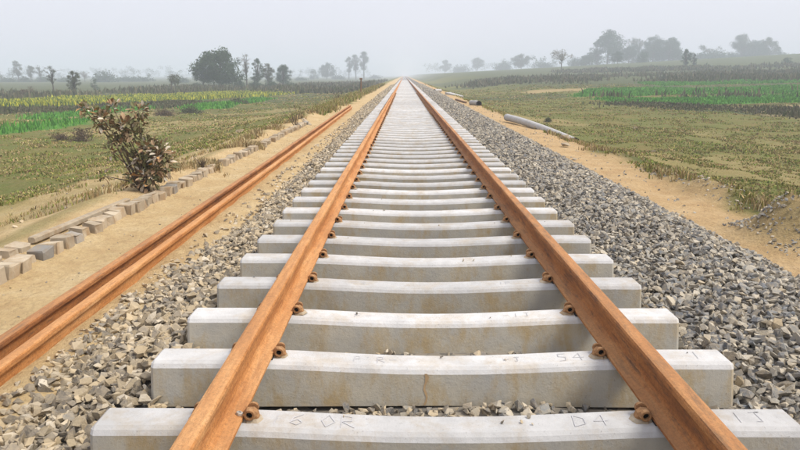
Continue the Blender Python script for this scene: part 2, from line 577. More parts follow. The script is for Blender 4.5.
def rotmats(k, tilt=0.55):
    a = RNG.uniform(0, 2 * np.pi, k); b_ = RNG.normal(0, tilt, k); g_ = RNG.normal(0, tilt, k)
    ca, sa, cb, sb, cg, sg = np.cos(a), np.sin(a), np.cos(b_), np.sin(b_), np.cos(g_), np.sin(g_)
    Z0 = np.zeros(k); O1 = np.ones(k)
    Rz = np.stack([ca, -sa, Z0, sa, ca, Z0, Z0, Z0, O1], -1).reshape(k, 3, 3)
    Rx = np.stack([O1, Z0, Z0, Z0, cb, -sb, Z0, sb, cb], -1).reshape(k, 3, 3)
    Ry = np.stack([cg, Z0, sg, Z0, O1, Z0, -sg, Z0, cg], -1).reshape(k, 3, 3)
    return Rz @ Rx @ Ry

def stones(P, size, Rm, rnd, dust, which):
    Vs, Ts, A, D_ = [], [], [], []
    off = 0
    for t, (tv, tt) in enumerate(ROCKS):
        s = np.where(which == t)[0]
        if not len(s): continue
        vv = np.einsum('kij,nj->kni', Rm[s], tv) * size[s][:, None, None] + P[s][:, None, :]
        Vs.append(vv.reshape(-1, 3))
        Ts.append((tt[None] + (np.arange(len(s)) * len(tv))[:, None, None] + off).reshape(-1, 3))
        A.append(np.repeat(rnd[s], len(tv))); D_.append(np.repeat(dust[s], len(tv)))
        off += len(s) * len(tv)
    return np.concatenate(Vs), np.concatenate(Ts), np.concatenate(A), np.concatenate(D_)

def clear_of_track(X, Y, r):
    ph = np.abs((Y - S0 + PITCH_S / 2) % PITCH_S - PITCH_S / 2)
    in_sleeper = (np.abs(X - TX) < 1.375 + r * .75) & (ph < .128 + r * .62)
    rails = spare_x(Y)
    return ~in_sleeper & ~((X < rails + .055 + r * .8) & (X > rails - .40) & (Y < 34))

def spare_x(Y):
    return -2.05 - 0.0140 * (np.asarray(Y) - 3)

def scatter(k, x0, x1, y0, y1, smin, smax, layer):
    X = RNG.uniform(x0, x1, k)
    Y = y0 + (y1 - y0) * RNG.uniform(0, 1, k)
    S = smin + (smax - smin) * RNG.beta(1.1, 1.9, k)
    ok = clear_of_track(X, Y, S * .5)
    X, Y, S = X[ok], Y[ok], S[ok]
    Z = np.maximum(bed(X, Y), ground(X, Y) - .01) + layer * S * .45 + RNG.uniform(-.01, .012, len(X))
    return np.stack([X, Y, Z], -1), S

LEFT_EDGE = lambda Y: -1.98 + 0.28 * sstep(4.2, 7.5, Y) - .3 * sstep(16, 34, Y)
packs = []
# right shoulder
for (y0, y1, dens, a, b_) in ((1.2, 5, 900, .026, .080), (5, 10, 820, .028, .078), (10, 22, 560, .035, .08), (22, 45, 210, .06, .10), (45, 110, 110, .09, .15)):
    packs.append(scatter(int(dens * (y1 - y0) * 1.75), 1.48, 3.25, y0, y1, a, b_, .4))
    packs.append(scatter(int(dens * .45 * (y1 - y0) * 1.6), 1.55, 3.1, y0, y1, a, b_, .95))
# between the sleepers
packs.append(scatter(3600, -1.2, 1.55, 1.5, 3.2, .025, .075, .25))
packs.append(scatter(5000, -1.2, 1.55, 3.2, 9, .035, .06, -.1))
packs.append(scatter(3000, -1.2, 1.55, 9, 40, .05, .07, -.1))
# left side, thinning out towards the spare rails
for (y0, y1, dens, a, b_) in ((1.2, 4.5, 980, .026, .088), (4.5, 10, 860, .026, .076), (10, 22, 560, .035, .08), (22, 45, 220, .06, .10), (45, 110, 110, .09, .15)):
    P, S = scatter(int(dens * (y1 - y0) * .95), -2.1, -1.1, y0, y1, a, b_, .4)
    k = P[:, 0] > LEFT_EDGE(P[:, 1]) + RNG.normal(0, .07, len(P))
    packs.append((P[k], S[k]))
    P, S = scatter(int(dens * .4 * (y1 - y0) * .8), -1.9, -1.15, y0, y1, a, b_, .9)
    k = P[:, 0] > LEFT_EDGE(P[:, 1]) + .1 + RNG.normal(0, .06, len(P))
    packs.append((P[k], S[k]))
# strays on the sand either side
def strays(k, x0, x1, y0, y1, a, b_):
    X, Y = RNG.uniform(x0, x1, k), RNG.uniform(y0, y1, k)
    S = RNG.uniform(a, b_, k)
    ok = clear_of_track(X, Y, S)
    X, Y, S = X[ok], Y[ok], S[ok]
    return np.stack([X, Y, np.maximum(ground(X, Y), np.where((X > -1.9) & (X < 3.25), bed(X, Y), -9)) + S * .16], -1), S
packs.append(strays(900, -2.0, -1.5, 4, 32, .018, .07))
packs.append(strays(420, -3.1, -2.35, 3.5, 30, .006, .028))
packs.append(strays(700, 3.1, 4.4, 5, 40, .01, .045))
k_ = 26
Xp, kp, Sp = RNG.uniform(-1.1, 1.45, k_), RNG.integers(0, 9, k_), RNG.uniform(.008, .022, k_)
Xp = np.where(np.abs(np.abs(Xp - .17) - .874) < .19, Xp * .4, Xp)
packs.append((np.stack([Xp, S0 + PITCH_S * kp + RNG.uniform(-.05, .05, k_), .180 + .033 * sstep(.05, 1.0, np.abs(Xp - .17)) + Sp * .25], -1), Sp))
packs.append(strays(700, 3.5, 4.4, 5.8, 7.2, .01, .05))
packs.append(strays(420, 4.1, 4.9, 8, 12, .01, .05))
packs.append(strays(200, -9, -3.7, 5, 20, .02, .07))
P = np.concatenate([p for p, _ in packs]); S = np.concatenate([s for _, s in packs])
N = len(P)
rnd = RNG.uniform(0, 1, N)
dust = np.clip(np.where(P[:, 0] < -1, .85, np.where(P[:, 0] > 1.4, .12, .5)) + RNG.normal(0, .2, N), 0, 1)
which = RNG.integers(0, len(ROCKS), N)
Rm = rotmats(N)
# the 300 stones that show largest are single pieces
u, v_, dep = project(P[:, 0], P[:, 1], P[:, 2])
beside = (P[:, 0] < -1.15) | (P[:, 0] > 1.52) | (P[:, 1] < 4)
inview = (u > 4) & (u < 796) & (v_ < 446) & (dep > 0) & beside & (P[:, 2] > bed(P[:, 0], P[:, 1]) + .012)
score = np.where(inview, S / np.maximum(dep, .1), -1)
top = np.argsort(-score)[:300]
rest = np.ones(N, bool); rest[top] = False
V, T, A, D_ = stones(P[rest], S[rest], Rm[rest], rnd[rest], dust[rest], which[rest])
tag(obj('gravel', fast_mesh('gravel', V, T, 'gravel', {'rnd': A, 'dust': D_}), bal), kind='stuff')
rock_me = []
for tv, tt in ROCKS:
    rock_me.append(fast_mesh('stone', tv, tt, 'stone_dusty'))
for i in top:
    o = bpy.data.objects.new('stone', rock_me[which[i]])
    o.matrix_world = Matrix.Translation(P[i]) @ Matrix(Rm[i].tolist()).to_4x4() @ Matrix.Scale(float(S[i]), 4)
    link(o)
    o.parent = bal
    o.material_slots[0].link = 'OBJECT'
    o.material_slots[0].material = M['stone_dusty' if (P[i, 0] < -1 or rnd[i] < .25) else 'stone_grey']
print('stones', N, 'tris', len(T))

# ------------------------------------------------------------------ running rails
RAIL_PROFILE = [(-.075, 0), (.075, 0), (.075, .011), (.030, .024), (.013, .036), (.0085, .05), (.0085, .115), (.014, .127), (.034, .136),
                (.036, .142), (.036, .160), (.031, .168), (.020, .1715), (-.020, .1715), (-.031, .168), (-.036, .160), (-.036, .142),
                (-.034, .136), (-.014, .127), (-.0085, .115), (-.0085, .05), (-.013, .036), (-.030, .024), (-.075, .011)]
def rail(name, xf, ys, z0, m, zf=lambda y: 0.0):
    secs = [[(xf(y) + px, y, z0 + zf(y) + pz) for px, pz in reversed(RAIL_PROFILE)] for y in ys]
    V, Fc = loft(secs)
    return obj(name, mesh_of(name, V, Fc, m))
GA = 0.874
ys = [1.0] + [3 + 3 * i for i in range(60)] + list(range(190, 900, 30))
z_rail = .216
o = rail('running_rail', lambda y: TX - GA + .003 * math.sin(y * .6), ys, z_rail, 'rust_rail')
tag(o, 'orange rusty running rail clipped to the sleepers, the one nearer the spare rails', 'rail', 'running rails')
o = rail('running_rail', lambda y: TX + GA + .003 * math.sin(y * .5 + 1), ys, z_rail, 'rust_rail_dark_shaded')
tag(o, 'rusty running rail, browned by stain and painted shade, clipped to the sleepers, beside the wide ballast shoulder', 'rail', 'running rails')

# ------------------------------------------------------------------ concrete sleepers with their clips
def hprof(a): return .178 + .033 * float(sstep(.05, 1.0, abs(a)))
def sleeper_geo(detail=True):
    xs = [-1.375, -1.36, -1.25, -1, -.85, -.7, -.55, -.4, -.2, 0, .2, .4, .55, .7, .85, 1, 1.25, 1.36, 1.375] if detail else [-1.375, -.9, 0, .9, 1.375]
    V, Fc, mi = [], [], []
    for x in xs:
        a = abs(x)
        h = hprof(a)
        bw = float(np.interp(a, [0, .6, 1.375], [.110, .120, .127]))
        tw = float(np.interp(a, [0, .6, 1.375], [.076, .080, .084]))
        e = .012 if (detail and a > 1.37) else 0
        for (py, pz) in ((-bw + e, 0), (-tw - .012 + e, h - .030), (-tw + e, h - .012), (-tw + .016, h - e), (tw - .016, h - e), (tw - e, h - .012), (tw + .012 - e, h - .030), (bw - e, 0)):
            V.append((x, py, pz))
    k = 8
    for i in range(len(xs) - 1):
        for j in range(k):
            a, b_ = i * k + j, i * k + (j + 1) % k
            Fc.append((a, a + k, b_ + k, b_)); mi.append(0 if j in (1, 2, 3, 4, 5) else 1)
    Fc.append(tuple(range(k))); mi.append(1)
    Fc.append(tuple(reversed(range((len(xs) - 1) * k, len(xs) * k)))); mi.append(1)
    return V, [tuple(reversed(f_)) for f_ in Fc], mi

sv, sf, smi = sleeper_geo()
# rounded cast shoulder with an eye, on the gauge or field side of a rail; local +x points away from the rail
def insert_geo():
    secs = []
    for x, hw, h in ((-.012, .020, .034), (.006, .034, .050), (.040, .036, .052), (.062, .028, .036), (.070, .016, .012)):
        secs.append([(x, -hw, -.004), (x, -hw, h * .55), (x, -hw * .6, h), (x, hw * .6, h), (x, hw, h * .55), (x, hw, -.004)])
    a = loft(secs)
    ring = lambda y, r: [(.030 + r * math.cos(j * math.pi / 6), y, .038 + r * math.sin(j * math.pi / 6)) for j in range(12)]
    eye = loft([ring(-.034, .030), ring(-.056, .029), ring(-.060, .026), ring(-.060, .017), ring(-.030, .017)][::-1])
    eye2 = loft([ring(.058, .024), ring(.054, .028), ring(.030, .030)][::-1])
    toe = loft([[(x, y0, z) for y0, z in ((-.014, .012), (-.014, .030), (.014, .030), (.014, .012))] for x in (-.03, .0)])
    return join([a, eye, eye2, toe])
def grout_geo():
    V = [(.030, 0, .010)]
    r_ = random.Random(3)
    for k in range(2):
        for j in range(14):
            q = (.060 if k == 0 else .082) * r_.uniform(.85, 1.12)
            V.append((.030 + q * math.cos(j * math.pi / 7) * .8, q * math.sin(j * math.pi / 7) * .82, .008 if k == 0 else -.006))
    Fc = [(0, 1 + j, 1 + (j + 1) % 14) for j in range(14)] + [(1 + j, 15 + j, 15 + (j + 1) % 14, 1 + (j + 1) % 14) for j in range(14)]
    return V, Fc
ins_me = mesh_of('insert', *insert_geo(), 'rust_iron')
grout_me = mesh_of('grout', *grout_geo(), 'old_concrete')
hole_shade_me = mesh_of('eye_hole_shade', *tube([(.030, -.040, .038), (.030, -.032, .038)], [.0168, .0168], 12), 'hole_shade')  # near-black plug painted as the shade inside the eye
pad_me = mesh_of('rail_pad', *boxvf(-.072, .072, -.062, .062, .2085, .2155), 'rubber_bore_shade')
def clips_merged():
    parts = []
    for rs in (-1, 1):
        for s in (-1, 1):
            for g_ in (insert_geo(),):
                ang = 0 if s > 0 else math.pi
                cv = [(rs * GA + s * .080 + (x if s > 0 else -x), (y if s > 0 else -y), z + .208) for x, y, z in g_[0]]
                parts.append((cv, g_[1]))
    return join(parts)
cv, cf = clips_merged()
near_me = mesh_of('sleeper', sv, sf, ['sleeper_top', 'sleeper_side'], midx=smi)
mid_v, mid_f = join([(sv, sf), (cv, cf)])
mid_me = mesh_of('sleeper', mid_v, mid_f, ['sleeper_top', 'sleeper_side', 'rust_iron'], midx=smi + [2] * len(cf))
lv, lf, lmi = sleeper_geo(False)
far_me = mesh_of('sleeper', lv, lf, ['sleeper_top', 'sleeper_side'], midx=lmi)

LAB = 'white-topped concrete sleeper lying across under both rusty running rails'
GRP = 'concrete sleepers of the track'
MARKED = {0: 'concrete sleeper with pencil figures, a loose nut resting on the rail above it',
          1: 'concrete sleeper with two groups of pencil scribbles and a long rust streak down its face',
          2: 'concrete sleeper with short pencil scribbles beside both rails and no rust streak'}
sleepers = {}
for k in range(-2, N_SLEEP - 2):
    y = S0 + PITCH_S * k
    root = bpy.data.objects.new('sleeper', near_me if k < 34 else (mid_me if k < 80 else far_me))
    root.location = (TX + random.uniform(-.012, .012), y + random.uniform(-.008, .008), random.uniform(-.003, 0))
    root.rotation_euler = (0, 0, random.uniform(-.004, .004))
    link(root)
    tag(root, MARKED.get(k, LAB), 'sleeper', GRP)
    sleepers[k] = root
    if k < 34:
        for rs in (-1, 1):
            pad = link(bpy.data.objects.new('rail_pad', pad_me), root)
            pad.location = (rs * GA, 0, 0)
            for s in (-1, 1):
                i_ = link(bpy.data.objects.new('insert', ins_me), root)
                i_.location = (rs * GA + s * .080 + TX - root.location.x, random.uniform(-.006, .006), .207)
                # every eye looks back along the line
                i_.scale = (.78, .74, .78)
                i_.rotation_euler = (random.gauss(0, .05), random.gauss(0, .05), (0 if s > 0 else math.pi) + random.gauss(0, .10))
                if s < 0:
                    i_.scale = (.78, -.74, .78)
                c_ = link(bpy.data.objects.new('grout', grout_me), i_)
                h_ = link(bpy.data.objects.new('eye_hole_shade', hole_shade_me), i_)
V, T = [], []
bv, bf = boxvf(-1.375, 1.375, -.10, .10, .0, .20)
bv = np.array(bv); bf = np.array(bf)
ks = np.arange(N_SLEEP - 2, 1490)
V = (bv[None] + np.stack([np.full(len(ks), TX), S0 + PITCH_S * ks, np.zeros(len(ks))], -1)[:, None, :]).reshape(-1, 3)
T = (bf[None] + (np.arange(len(ks)) * 8)[:, None, None]).reshape(-1, 4)
tag(obj('distant_sleepers', fast_mesh('distant_sleepers', V, T, 'sleeper_top')), 'pale run of distant sleepers fading into the haze', 'sleepers', kind='stuff')

# pencil figures on the sleepers: drawn as thin strokes lying on the top face
GLYPH = {'6': [[(.8, 1), (.2, .6), (.1, .2), (.5, 0), (.8, .25), (.5, .5), (.15, .3)]], 'R': [[(0, 0), (0, 1), (.6, .9), (.6, .55), (0, .5), (.8, 0)]],
         '4': [[(.6, 0), (.6, 1), (0, .4), (.9, .4)]], 'D': [[(0, 0), (.1, 1), (.7, .7), (.7, .2), (0, 0)]], 'J': [[(.2, 1), (.9, 1), (.6, 1), (.6, .1), (.2, .1)]],
         '1': [[(.4, 0), (.5, 1)]], 'O': [[(.5, 1), (.1, .5), (.4, 0), (.9, .4), (.5, 1)]], 'P': [[(0, 0), (.1, 1), (.7, .85), (.6, .5), (.05, .45)]],
         'F': [[(0, 0), (0, 1), (.7, 1)], [(0, .5), (.6, .55)]], '5': [[(.8, 1), (.2, 1), (.15, .6), (.7, .5), (.6, .05), (.1, 0)]], '-': [[(0, .5), (.8, .55)]], "'": [[(.3, 1), (.2, .8)]]}
def marking(k, x, text, size=.075, wdt=.0035):
    parts = []
    cx = 0
    h = lambda xx: hprof(xx) + .0026
    for ch in text:
        parts = []
        for st in GLYPH.get(ch, []):
            for (a, b_) in zip(st[:-1], st[1:]):
                p = Vector((x + cx + a[0] * size * .75, (a[1] - .5) * size)); q = Vector((x + cx + b_[0] * size * .75, (b_[1] - .5) * size))
                t = q - p
                if t.length < 1e-5: continue
                nrm = Vector((-t.y, t.x)).normalized() * wdt / 2
                c4 = [p + nrm, p - nrm, q - nrm, q + nrm]
                parts.append(([(c.x, c.y, h(c.x)) for c in c4], [(0, 1, 2, 3)]))
        cx += size * .95
        V, Fc = join(parts)
        obj('pencil_mark', mesh_of('pencil_mark', V, Fc, 'pencil'), sleepers[k])
marking(0, -.70, '16', .085); marking(0, -.50, "OR'", .09); marking(0, .50, 'D4', .085); marking(0, 1.12, '1J', .08)
marking(1, -.42, "P'R-", .06); marking(1, .30, '-J', .05); marking(1, .56, '54', .08); marking(1, 1.20, '1', .08)
marking(2, -.44, 'F-', .06); marking(2, .40, '-1J', .06)
marking(3, -.50, '-5', .055); marking(3, .46, '1P', .05)
sleepers[3]['label'] = 'concrete sleeper whose only pencil marks are two small pairs of figures inside the rails'

def streak(k, x0, w0):
    r_ = random.Random(k + 5)
    h, bw, tw = .179, .1105, .0765
    V, Fc = [], []
    for i in range(9):
        t = i / 8
        yy = -tw - .012 + (-bw + tw + .012) * t - .0015; zz = (h - .03) * (1 - t) + .004
        c = x0 + .006 * math.sin(i * 1.3); wv = w0 * (.5 + .5 * math.sin(i * .9 + .6) ** 2) * (1 - .5 * t) + .002
        V += [(c - wv, yy, zz), (c + wv * r_.uniform(.6, 1.2), yy, zz)]
    for i in range(8):
        Fc.append((2 * i, 2 * i + 2, 2 * i + 3, 2 * i + 1))
    obj('rust_streak', mesh_of('rust_streak', V, Fc, 'streak'), sleepers[k])
plain('streak', (.42, .29, .16))
streak(1, -.075, .007)

# loose nut on the foot of the rail
def hexring(r, z): return [(r * math.cos(i * math.pi / 3), r * math.sin(i * math.pi / 3), z) for i in range(6)]
nv, nf = loft([hexring(.013, 0), hexring(.014, .003), hexring(.014, .010), hexring(.011, .0125), hexring(.006, .0125), hexring(.006, .004)])
o = obj('loose_nut', mesh_of('loose_nut', nv, nf, 'steel_nut'), loc=(TX - GA + .060, 2.37, z_rail + .0155), rot=(0, .28, .4))
tag(o, 'small pale hexagonal nut lying loose on the foot of the rusty rail', 'nut')

# ------------------------------------------------------------------ spare rails lying on the sand
def zsp(y): return .006 * math.sin(y * .35)
ys = [1.2 + 1.0 * i for i in range(31)]
o = rail('spare_rail', lambda y: float(spare_x(y)), ys + [31.6], -.082, 'rust_rail', zsp)
tag(o, 'spare rusty rail laid on the sand beside the ballast stones', 'rail', 'spare rails')
o = rail('spare_rail', lambda y: float(spare_x(y)) - .185 - .006 * math.sin(y * .5), ys + [32.6, 33.6], -.080, 'rust_rail_dark_shaded', zsp)
tag(o, 'spare darker rusty rail laid on the sand, on the side of the concrete blocks', 'rail', 'spare rails')

# ------------------------------------------------------------------ row of concrete test cubes edging the sand
def cube_mesh(seed):
    r = random.Random(seed)
    bm = bmesh.new()
    bmesh.ops.create_cube(bm, size=.15)
    bmesh.ops.bevel(bm, geom=list(bm.edges), offset=.008, segments=1, affect='EDGES')
    for x in bm.verts:
        x.co += Vector((r.gauss(0, .006), r.gauss(0, .006), r.gauss(0, .006)))
    if seed % 3 == 0:   # knocked corner
        for x in bm.verts:
            if x.co.x > .06 and x.co.z > .05: x.co += Vector((-.02, 0, -.025))
    me = bpy.data.meshes.new('concrete_cube')
    bm.to_mesh(me); bm.free()
    me.materials.append(M['old_concrete'])
    return me
cubes = [cube_mesh(s) for s in range(9)]
CL = 'weathered concrete cube set in the row along the sand'
y = 3.2
while y < 21.5:
    gap = (10.7 < y < 11.2) or (14.0 < y < 14.5)
    if not gap and random.random() > .03:
        x = -3.12 + random.gauss(0, .018)
        o = obj('concrete_cube', random.choice(cubes), loc=(x, y, .022 + random.gauss(0, .010)), rot=(random.gauss(0, .06), random.gauss(0, .06), random.gauss(0, .10)))
        blue = random.random() < .06
        if blue:
            o.material_slots[0].link = 'OBJECT'; o.material_slots[0].material = M['blue_concrete']
        tag(o, 'dark grey concrete cube among paler ones in the row along the sand' if blue else CL, 'concrete block', 'concrete cubes edging the sand')
    y += random.uniform(.158, .20)
for y0, y1 in ((3.4, 5.6),):
    y = y0
    while y < y1:
        o = obj('concrete_cube', random.choice(cubes), loc=(-3.32 + random.gauss(0, .02), y, .035 + random.gauss(0, .018)), rot=(random.gauss(0, .06), random.gauss(0, .06), random.gauss(0, .15)))
        tag(o, 'weathered concrete cube in the second row, behind the edge of the sand', 'concrete block', 'concrete cubes edging the sand')
        y += random.uniform(.17, .25)
# thin concrete post lying behind the cubes
def post(name, p, q, wd, ht, m):
    p, q = Vector(p), Vector(q)
    L = (q - p).length
    e = .012
    secs = []
    for x, s in ((0, .85), (.02, 1), (L / 2, 1.0), (L - .02, 1), (L, .85)):
        hw, hh = wd / 2 * s, ht / 2 * s
        secs.append([(x, -hw, -hh + e), (x, -hw + e, -hh), (x, hw - e, -hh), (x, hw, -hh + e), (x, hw, hh - e), (x, hw - e, hh), (x, -hw + e, hh), (x, -hw, hh - e)])
    V, Fc = loft(secs)
    d = q - p
    return obj(name, mesh_of(name, V, [tuple(reversed(f_)) for f_ in Fc], m), loc=p, rot=(0, -math.atan2(d.z, d.xy.length), math.atan2(d.y, d.x)))
o = post('concrete_post', (-3.33, 5.75, .085), (-3.28, 7.75, .075), .075, .06, 'old_concrete')
tag(o, 'long thin concrete post lying behind the row of cubes', 'post')

# ------------------------------------------------------------------ pipes and rubble on the far shoulder
def pipe(name, path, r0, r1, m, label, cat, wall=.035):
    path = [Vector(p) for p in path]
    root = empty(name, path[0])
    loc = [p - path[0] for p in path]
    kk = len(loc)
    rad = [r0 + (r1 - r0) * i / (kk - 1) for i in range(kk)]
    up = Vector((0, 0, 1))
    def ring(i, r):
        t = (loc[min(i + 1, kk - 1)] - loc[max(i - 1, 0)]).normalized()
        a = t.cross(up).normalized(); b_ = a.cross(t).normalized()
        return [loc[i] + (a * math.cos(2 * math.pi * j / 18) + b_ * math.sin(2 * math.pi * j / 18)) * r for j in range(18)]
    secs = [ring(i, rad[i]) for i in range(kk)] + [ring(kk - 1 - i, rad[kk - 1 - i] - wall) for i in range(kk)]
    secs.append(secs[0])
    V, Fc = loft(secs, cap=False)
    obj('pipe_wall', mesh_of('pipe_wall', V, Fc, m, smooth=False), root)
    for i, sgn in ((0, 1), (kk - 1, -1)):
        t = (loc[1] - loc[0]).normalized() if i == 0 else (loc[-1] - loc[-2]).normalized()
        a = t.cross(up).normalized(); b_ = a.cross(t).normalized()
        c_ = loc[i]
        so_, si = rad[i] + .008, rad[i] - wall - .004
        secs2 = [[c_ + t * dz + (a * math.cos(2 * math.pi * j / 18) + b_ * math.sin(2 * math.pi * j / 18)) * rr for j in range(18)]
                 for dz, rr in ((-.05, so_), (.03, so_), (.03, si), (-.05, si))]
        secs2.append(secs2[0])
        V, Fc = loft(secs2, cap=False)
        obj('end_ring', mesh_of('end_ring', V, Fc, 'rubber_bore_shade' if i else m), root)  # last ring coloured black for the shade in the open pipe end
    tag(root, label, cat)
    return root
def gp(x, y, dz): return (x, y, float(ground(x, y)) + dz)
pts = []
for t in np.linspace(0, 1, 9):
    x = 3.72 + (4.72 - 3.72) * t; y = 24.2 + (18.4 - 24.2) * t
    pts.append((x, y, -.14 + .15 - .30 * t ** 1.6 + .03))
pipe('grey_pipe', pts, .12, .10, 'pipe_concrete', 'long curved grey pipe lying down the edge of the soil shoulder', 'pipe')
pipe('grey_pipe', [gp(3.85, 38.6, .13), gp(4.0, 38.0, .13), gp(4.12, 37.2, .11)], .14, .14, 'pipe_concrete', 'short grey pipe piece with one end blackened as shade, behind the long curved pipe', 'pipe')
pipe('grey_pipe', [gp(3.55, 66.2, .15), gp(3.25, 66.0, .15), gp(2.95, 65.8, .15)], .16, .16, 'pipe_concrete', 'pale pipe piece lying across the far end of the ballast shoulder', 'pipe')
o = post('concrete_slab', gp(3.75, 58.5, .10), gp(4.7, 56.3, .05), .5, .22, 'pipe_concrete')
tag(o, 'pale flat concrete slab lying on the soil shoulder between the short pipes', 'slab')
o = post('timber', gp(3.45, 45.0, .05), gp(3.68, 40.2, .05), .12, .10, 'timber')
tag(o, 'dark brown timber lying along the ballast edge before the short pipe', 'timber')
def boulder(name, p, s, m, label, cat, seed, group=None):
    tv, tt = ROCKS[seed]
    o = obj(name, fast_mesh(name, tv * s, tt, m), loc=p, rot=(0, 0, seed))
    return tag(o, label, cat, group)
boulder('rubble_lump', gp(4.35, 18.1, .04), .32, 'old_concrete', 'pale rubble lump on the soil just below the long curved pipe', 'rubble', 3)
for i, (px, py, s) in enumerate(((565, 147, .22), (653, 152, .22), (640, 208, .12), (574, 160, .12), (636, 129, .3))):
    p = hit(px, py)
    boulder('rubble_lump', (p.x, p.y, p.z + s * .15), s, 'old_concrete', 'pale rubble lump lying alone on the soil shoulder or rough grass', 'rubble', 5 + i, 'loose rubble lumps')
for i, (px, py, s) in enumerate(((232, 135, .35), (240, 133, .4), (300, 128, .4), (306, 124, .45))):
    p = hit(px, py)
    boulder('rubble_lump', (p.x, p.y, p.z + s * .12), s, 'old_concrete', 'pale broken rubble lump at the far end of the cube row', 'rubble', 12 + i, 'rubble by the cube row')

# ------------------------------------------------------------------ grass, crops and brush
def blades(P, H, Wd, tint, lean=.45):
    k = len(P)
    a = RNG.uniform(0, 2 * np.pi, k)
    l = RNG.normal(0, lean, k) * H
    la = RNG.uniform(0, 2 * np.pi, k)
    dx, dy = np.cos(a) * Wd / 2, np.sin(a) * Wd / 2
    p0 = P + np.stack([dx, dy, -.02 * np.ones(k)], -1)
    p1 = P - np.stack([dx, dy, .02 * np.ones(k)], -1)
    m1 = P + np.stack([np.cos(la) * l * .35 + dx * .7, np.sin(la) * l * .35 + dy * .7, H * .6], -1)
    m0 = P + np.stack([np.cos(la) * l * .35 - dx * .7, np.sin(la) * l * .35 - dy * .7, H * .6], -1)
    tp = P + np.stack([np.cos(la) * l, np.sin(la) * l, H], -1)
    V = np.stack([p1, p0, m1, m0, tp], 1).reshape(-1, 3)
    b_ = (np.arange(k) * 5)[:, None]
    T = np.concatenate([b_ + np.array([[0, 1, 2]]), b_ + np.array([[0, 2, 3]]), b_ + np.array([[3, 2, 4]])])
    return V, T, np.repeat(tint, 5, 0)
def pick(k, cols, jit=.25):
    c = np.array(cols)[RNG.integers(0, len(cols), k)]
    return np.clip(c * (1 + RNG.normal(0, jit, (k, 1))), .01, .8)
def grassobj(name, label, sets):
    V = np.concatenate([s[0] for s in sets]); o_ = 0; Ts = []
    for s in sets:
        Ts.append(s[1] + o_); o_ += len(s[0])
    o = obj(name, fast_mesh(name, V, np.concatenate(Ts), 'blade', {'tint': np.concatenate([s[2] for s in sets])}))
    return tag(o, label, 'grass', kind='stuff')

def roughgrass(k, side, ymin, ymax, cols):
    Y = ymin * (ymax / ymin) ** RNG.uniform(0, 1, k)
    lim = .78 * Y + 4
    if side > 0:
        X = 4.3 + RNG.uniform(0, 1, k) ** 1.1 * (lim - 3)
    else:
        xb_ = 4.1 + 3.9 * sstep(24, 8, Y)
        X = -(xb_ + RNG.uniform(0, 1, k) ** 1.1 * np.maximum(lim - xb_ + 1, .5))
    clump = vnoise(X, Y, 1.6, 21) * .6 + vnoise(X, Y, .5, 22) * .4
    ok = RNG.uniform(0, 1, k) < sstep(.30, .62, clump)
    for q in GREEN_L + GREEN_R + [MUSTARD] + BARE_R:
        ok &= ~inpoly(X, Y, q)
    X, Y, clump = X[ok], Y[ok], clump[ok]
    reps = 5
    Xr = np.repeat(X, reps) + RNG.normal(0, .05 + .0025 * np.repeat(Y, reps)); Yr = np.repeat(Y, reps) + RNG.normal(0, .05 + .0025 * np.repeat(Y, reps))
    H = (.015 + .06 * RNG.uniform(0, 1, len(Xr)) * np.repeat(clump, reps) * 1.6) * (1 + Yr / 160)
    P = np.stack([Xr, Yr, ground(Xr, Yr)], -1)
    tuft = pick(len(X), cols, .2)
    return blades(P, H, .012 + .0016 * Yr, np.clip(np.repeat(tuft, reps, 0) * (1 + RNG.normal(0, .15, (len(Xr), 1))), .01, .7), 1.0)
OLIVE = [(.23, .23, .055), (.18, .22, .046), (.27, .235, .075), (.15, .21, .04), (.29, .24, .085), (.22, .205, .06)]
STRAW = [(.44, .34, .18), (.36, .26, .13), (.32, .22, .11), (.27, .22, .10), (.45, .38, .22)]
sets = [roughgrass(52000, 1, 6, 130, OLIVE + STRAW[1:4]), roughgrass(46000, -1, 7, 130, OLIVE + STRAW[:3])]
# straw tufts on the shoulder edges, heaps and along the cubes
def edge(k, xc, sx, y0, y1, h0, h1, cols, thr=.45, seed=31, reps=8):
    Y = y0 * (y1 / y0) ** RNG.uniform(0, 1, k); X = xc + RNG.normal(0, sx, k)
    c_ = vnoise(X * .3, Y, .9, seed)
    ok = c_ > thr
    X, Y = X[ok], Y[ok]
    Xr = np.repeat(X, reps) + RNG.normal(0, .04, len(X) * reps); Yr = np.repeat(Y, reps) + RNG.normal(0, .05, len(X) * reps)
    H = RNG.uniform(h0, h1, len(Xr))
    return blades(np.stack([Xr, Yr, ground(Xr, Yr)], -1), H, .006 + .0009 * Yr, pick(len(Xr), cols), .55)
sets.append(edge(2600, 4.85, .30, 6, 45, .03, .15, STRAW[1:] + OLIVE[:2], .35))
sets.append(edge(500, 4.55, .22, 7.5, 16, .03, .14, STRAW[1:], .4))
sets.append(edge(40, 4.15, .2, 6.2, 7.0, .03, .09, STRAW + OLIVE, .4))
sets.append(edge(1000, -3.60, .10, 7, 60, .04, .13, STRAW, .5))
sets.append(edge(700, -5.6, 1.1, 7, 16, .02, .08, STRAW + OLIVE[:2], .45))
sets.append(edge(1500, -3.35, .16, 26, 110, .08, .3, STRAW[1:] + OLIVE, .35))
sets.append(edge(900, -3.85, .20, 9, 60, .04, .13, STRAW + OLIVE[:3], .5))
for y0, y1 in ((10.6, 11.3), (13.9, 14.6)):
    sets.append(edge(80, -3.22, .08, y0, y1, .06, .15, STRAW, .2))
grassobj('rough_grass', 'dry olive and straw grass in tufts over the slopes and fields', sets)

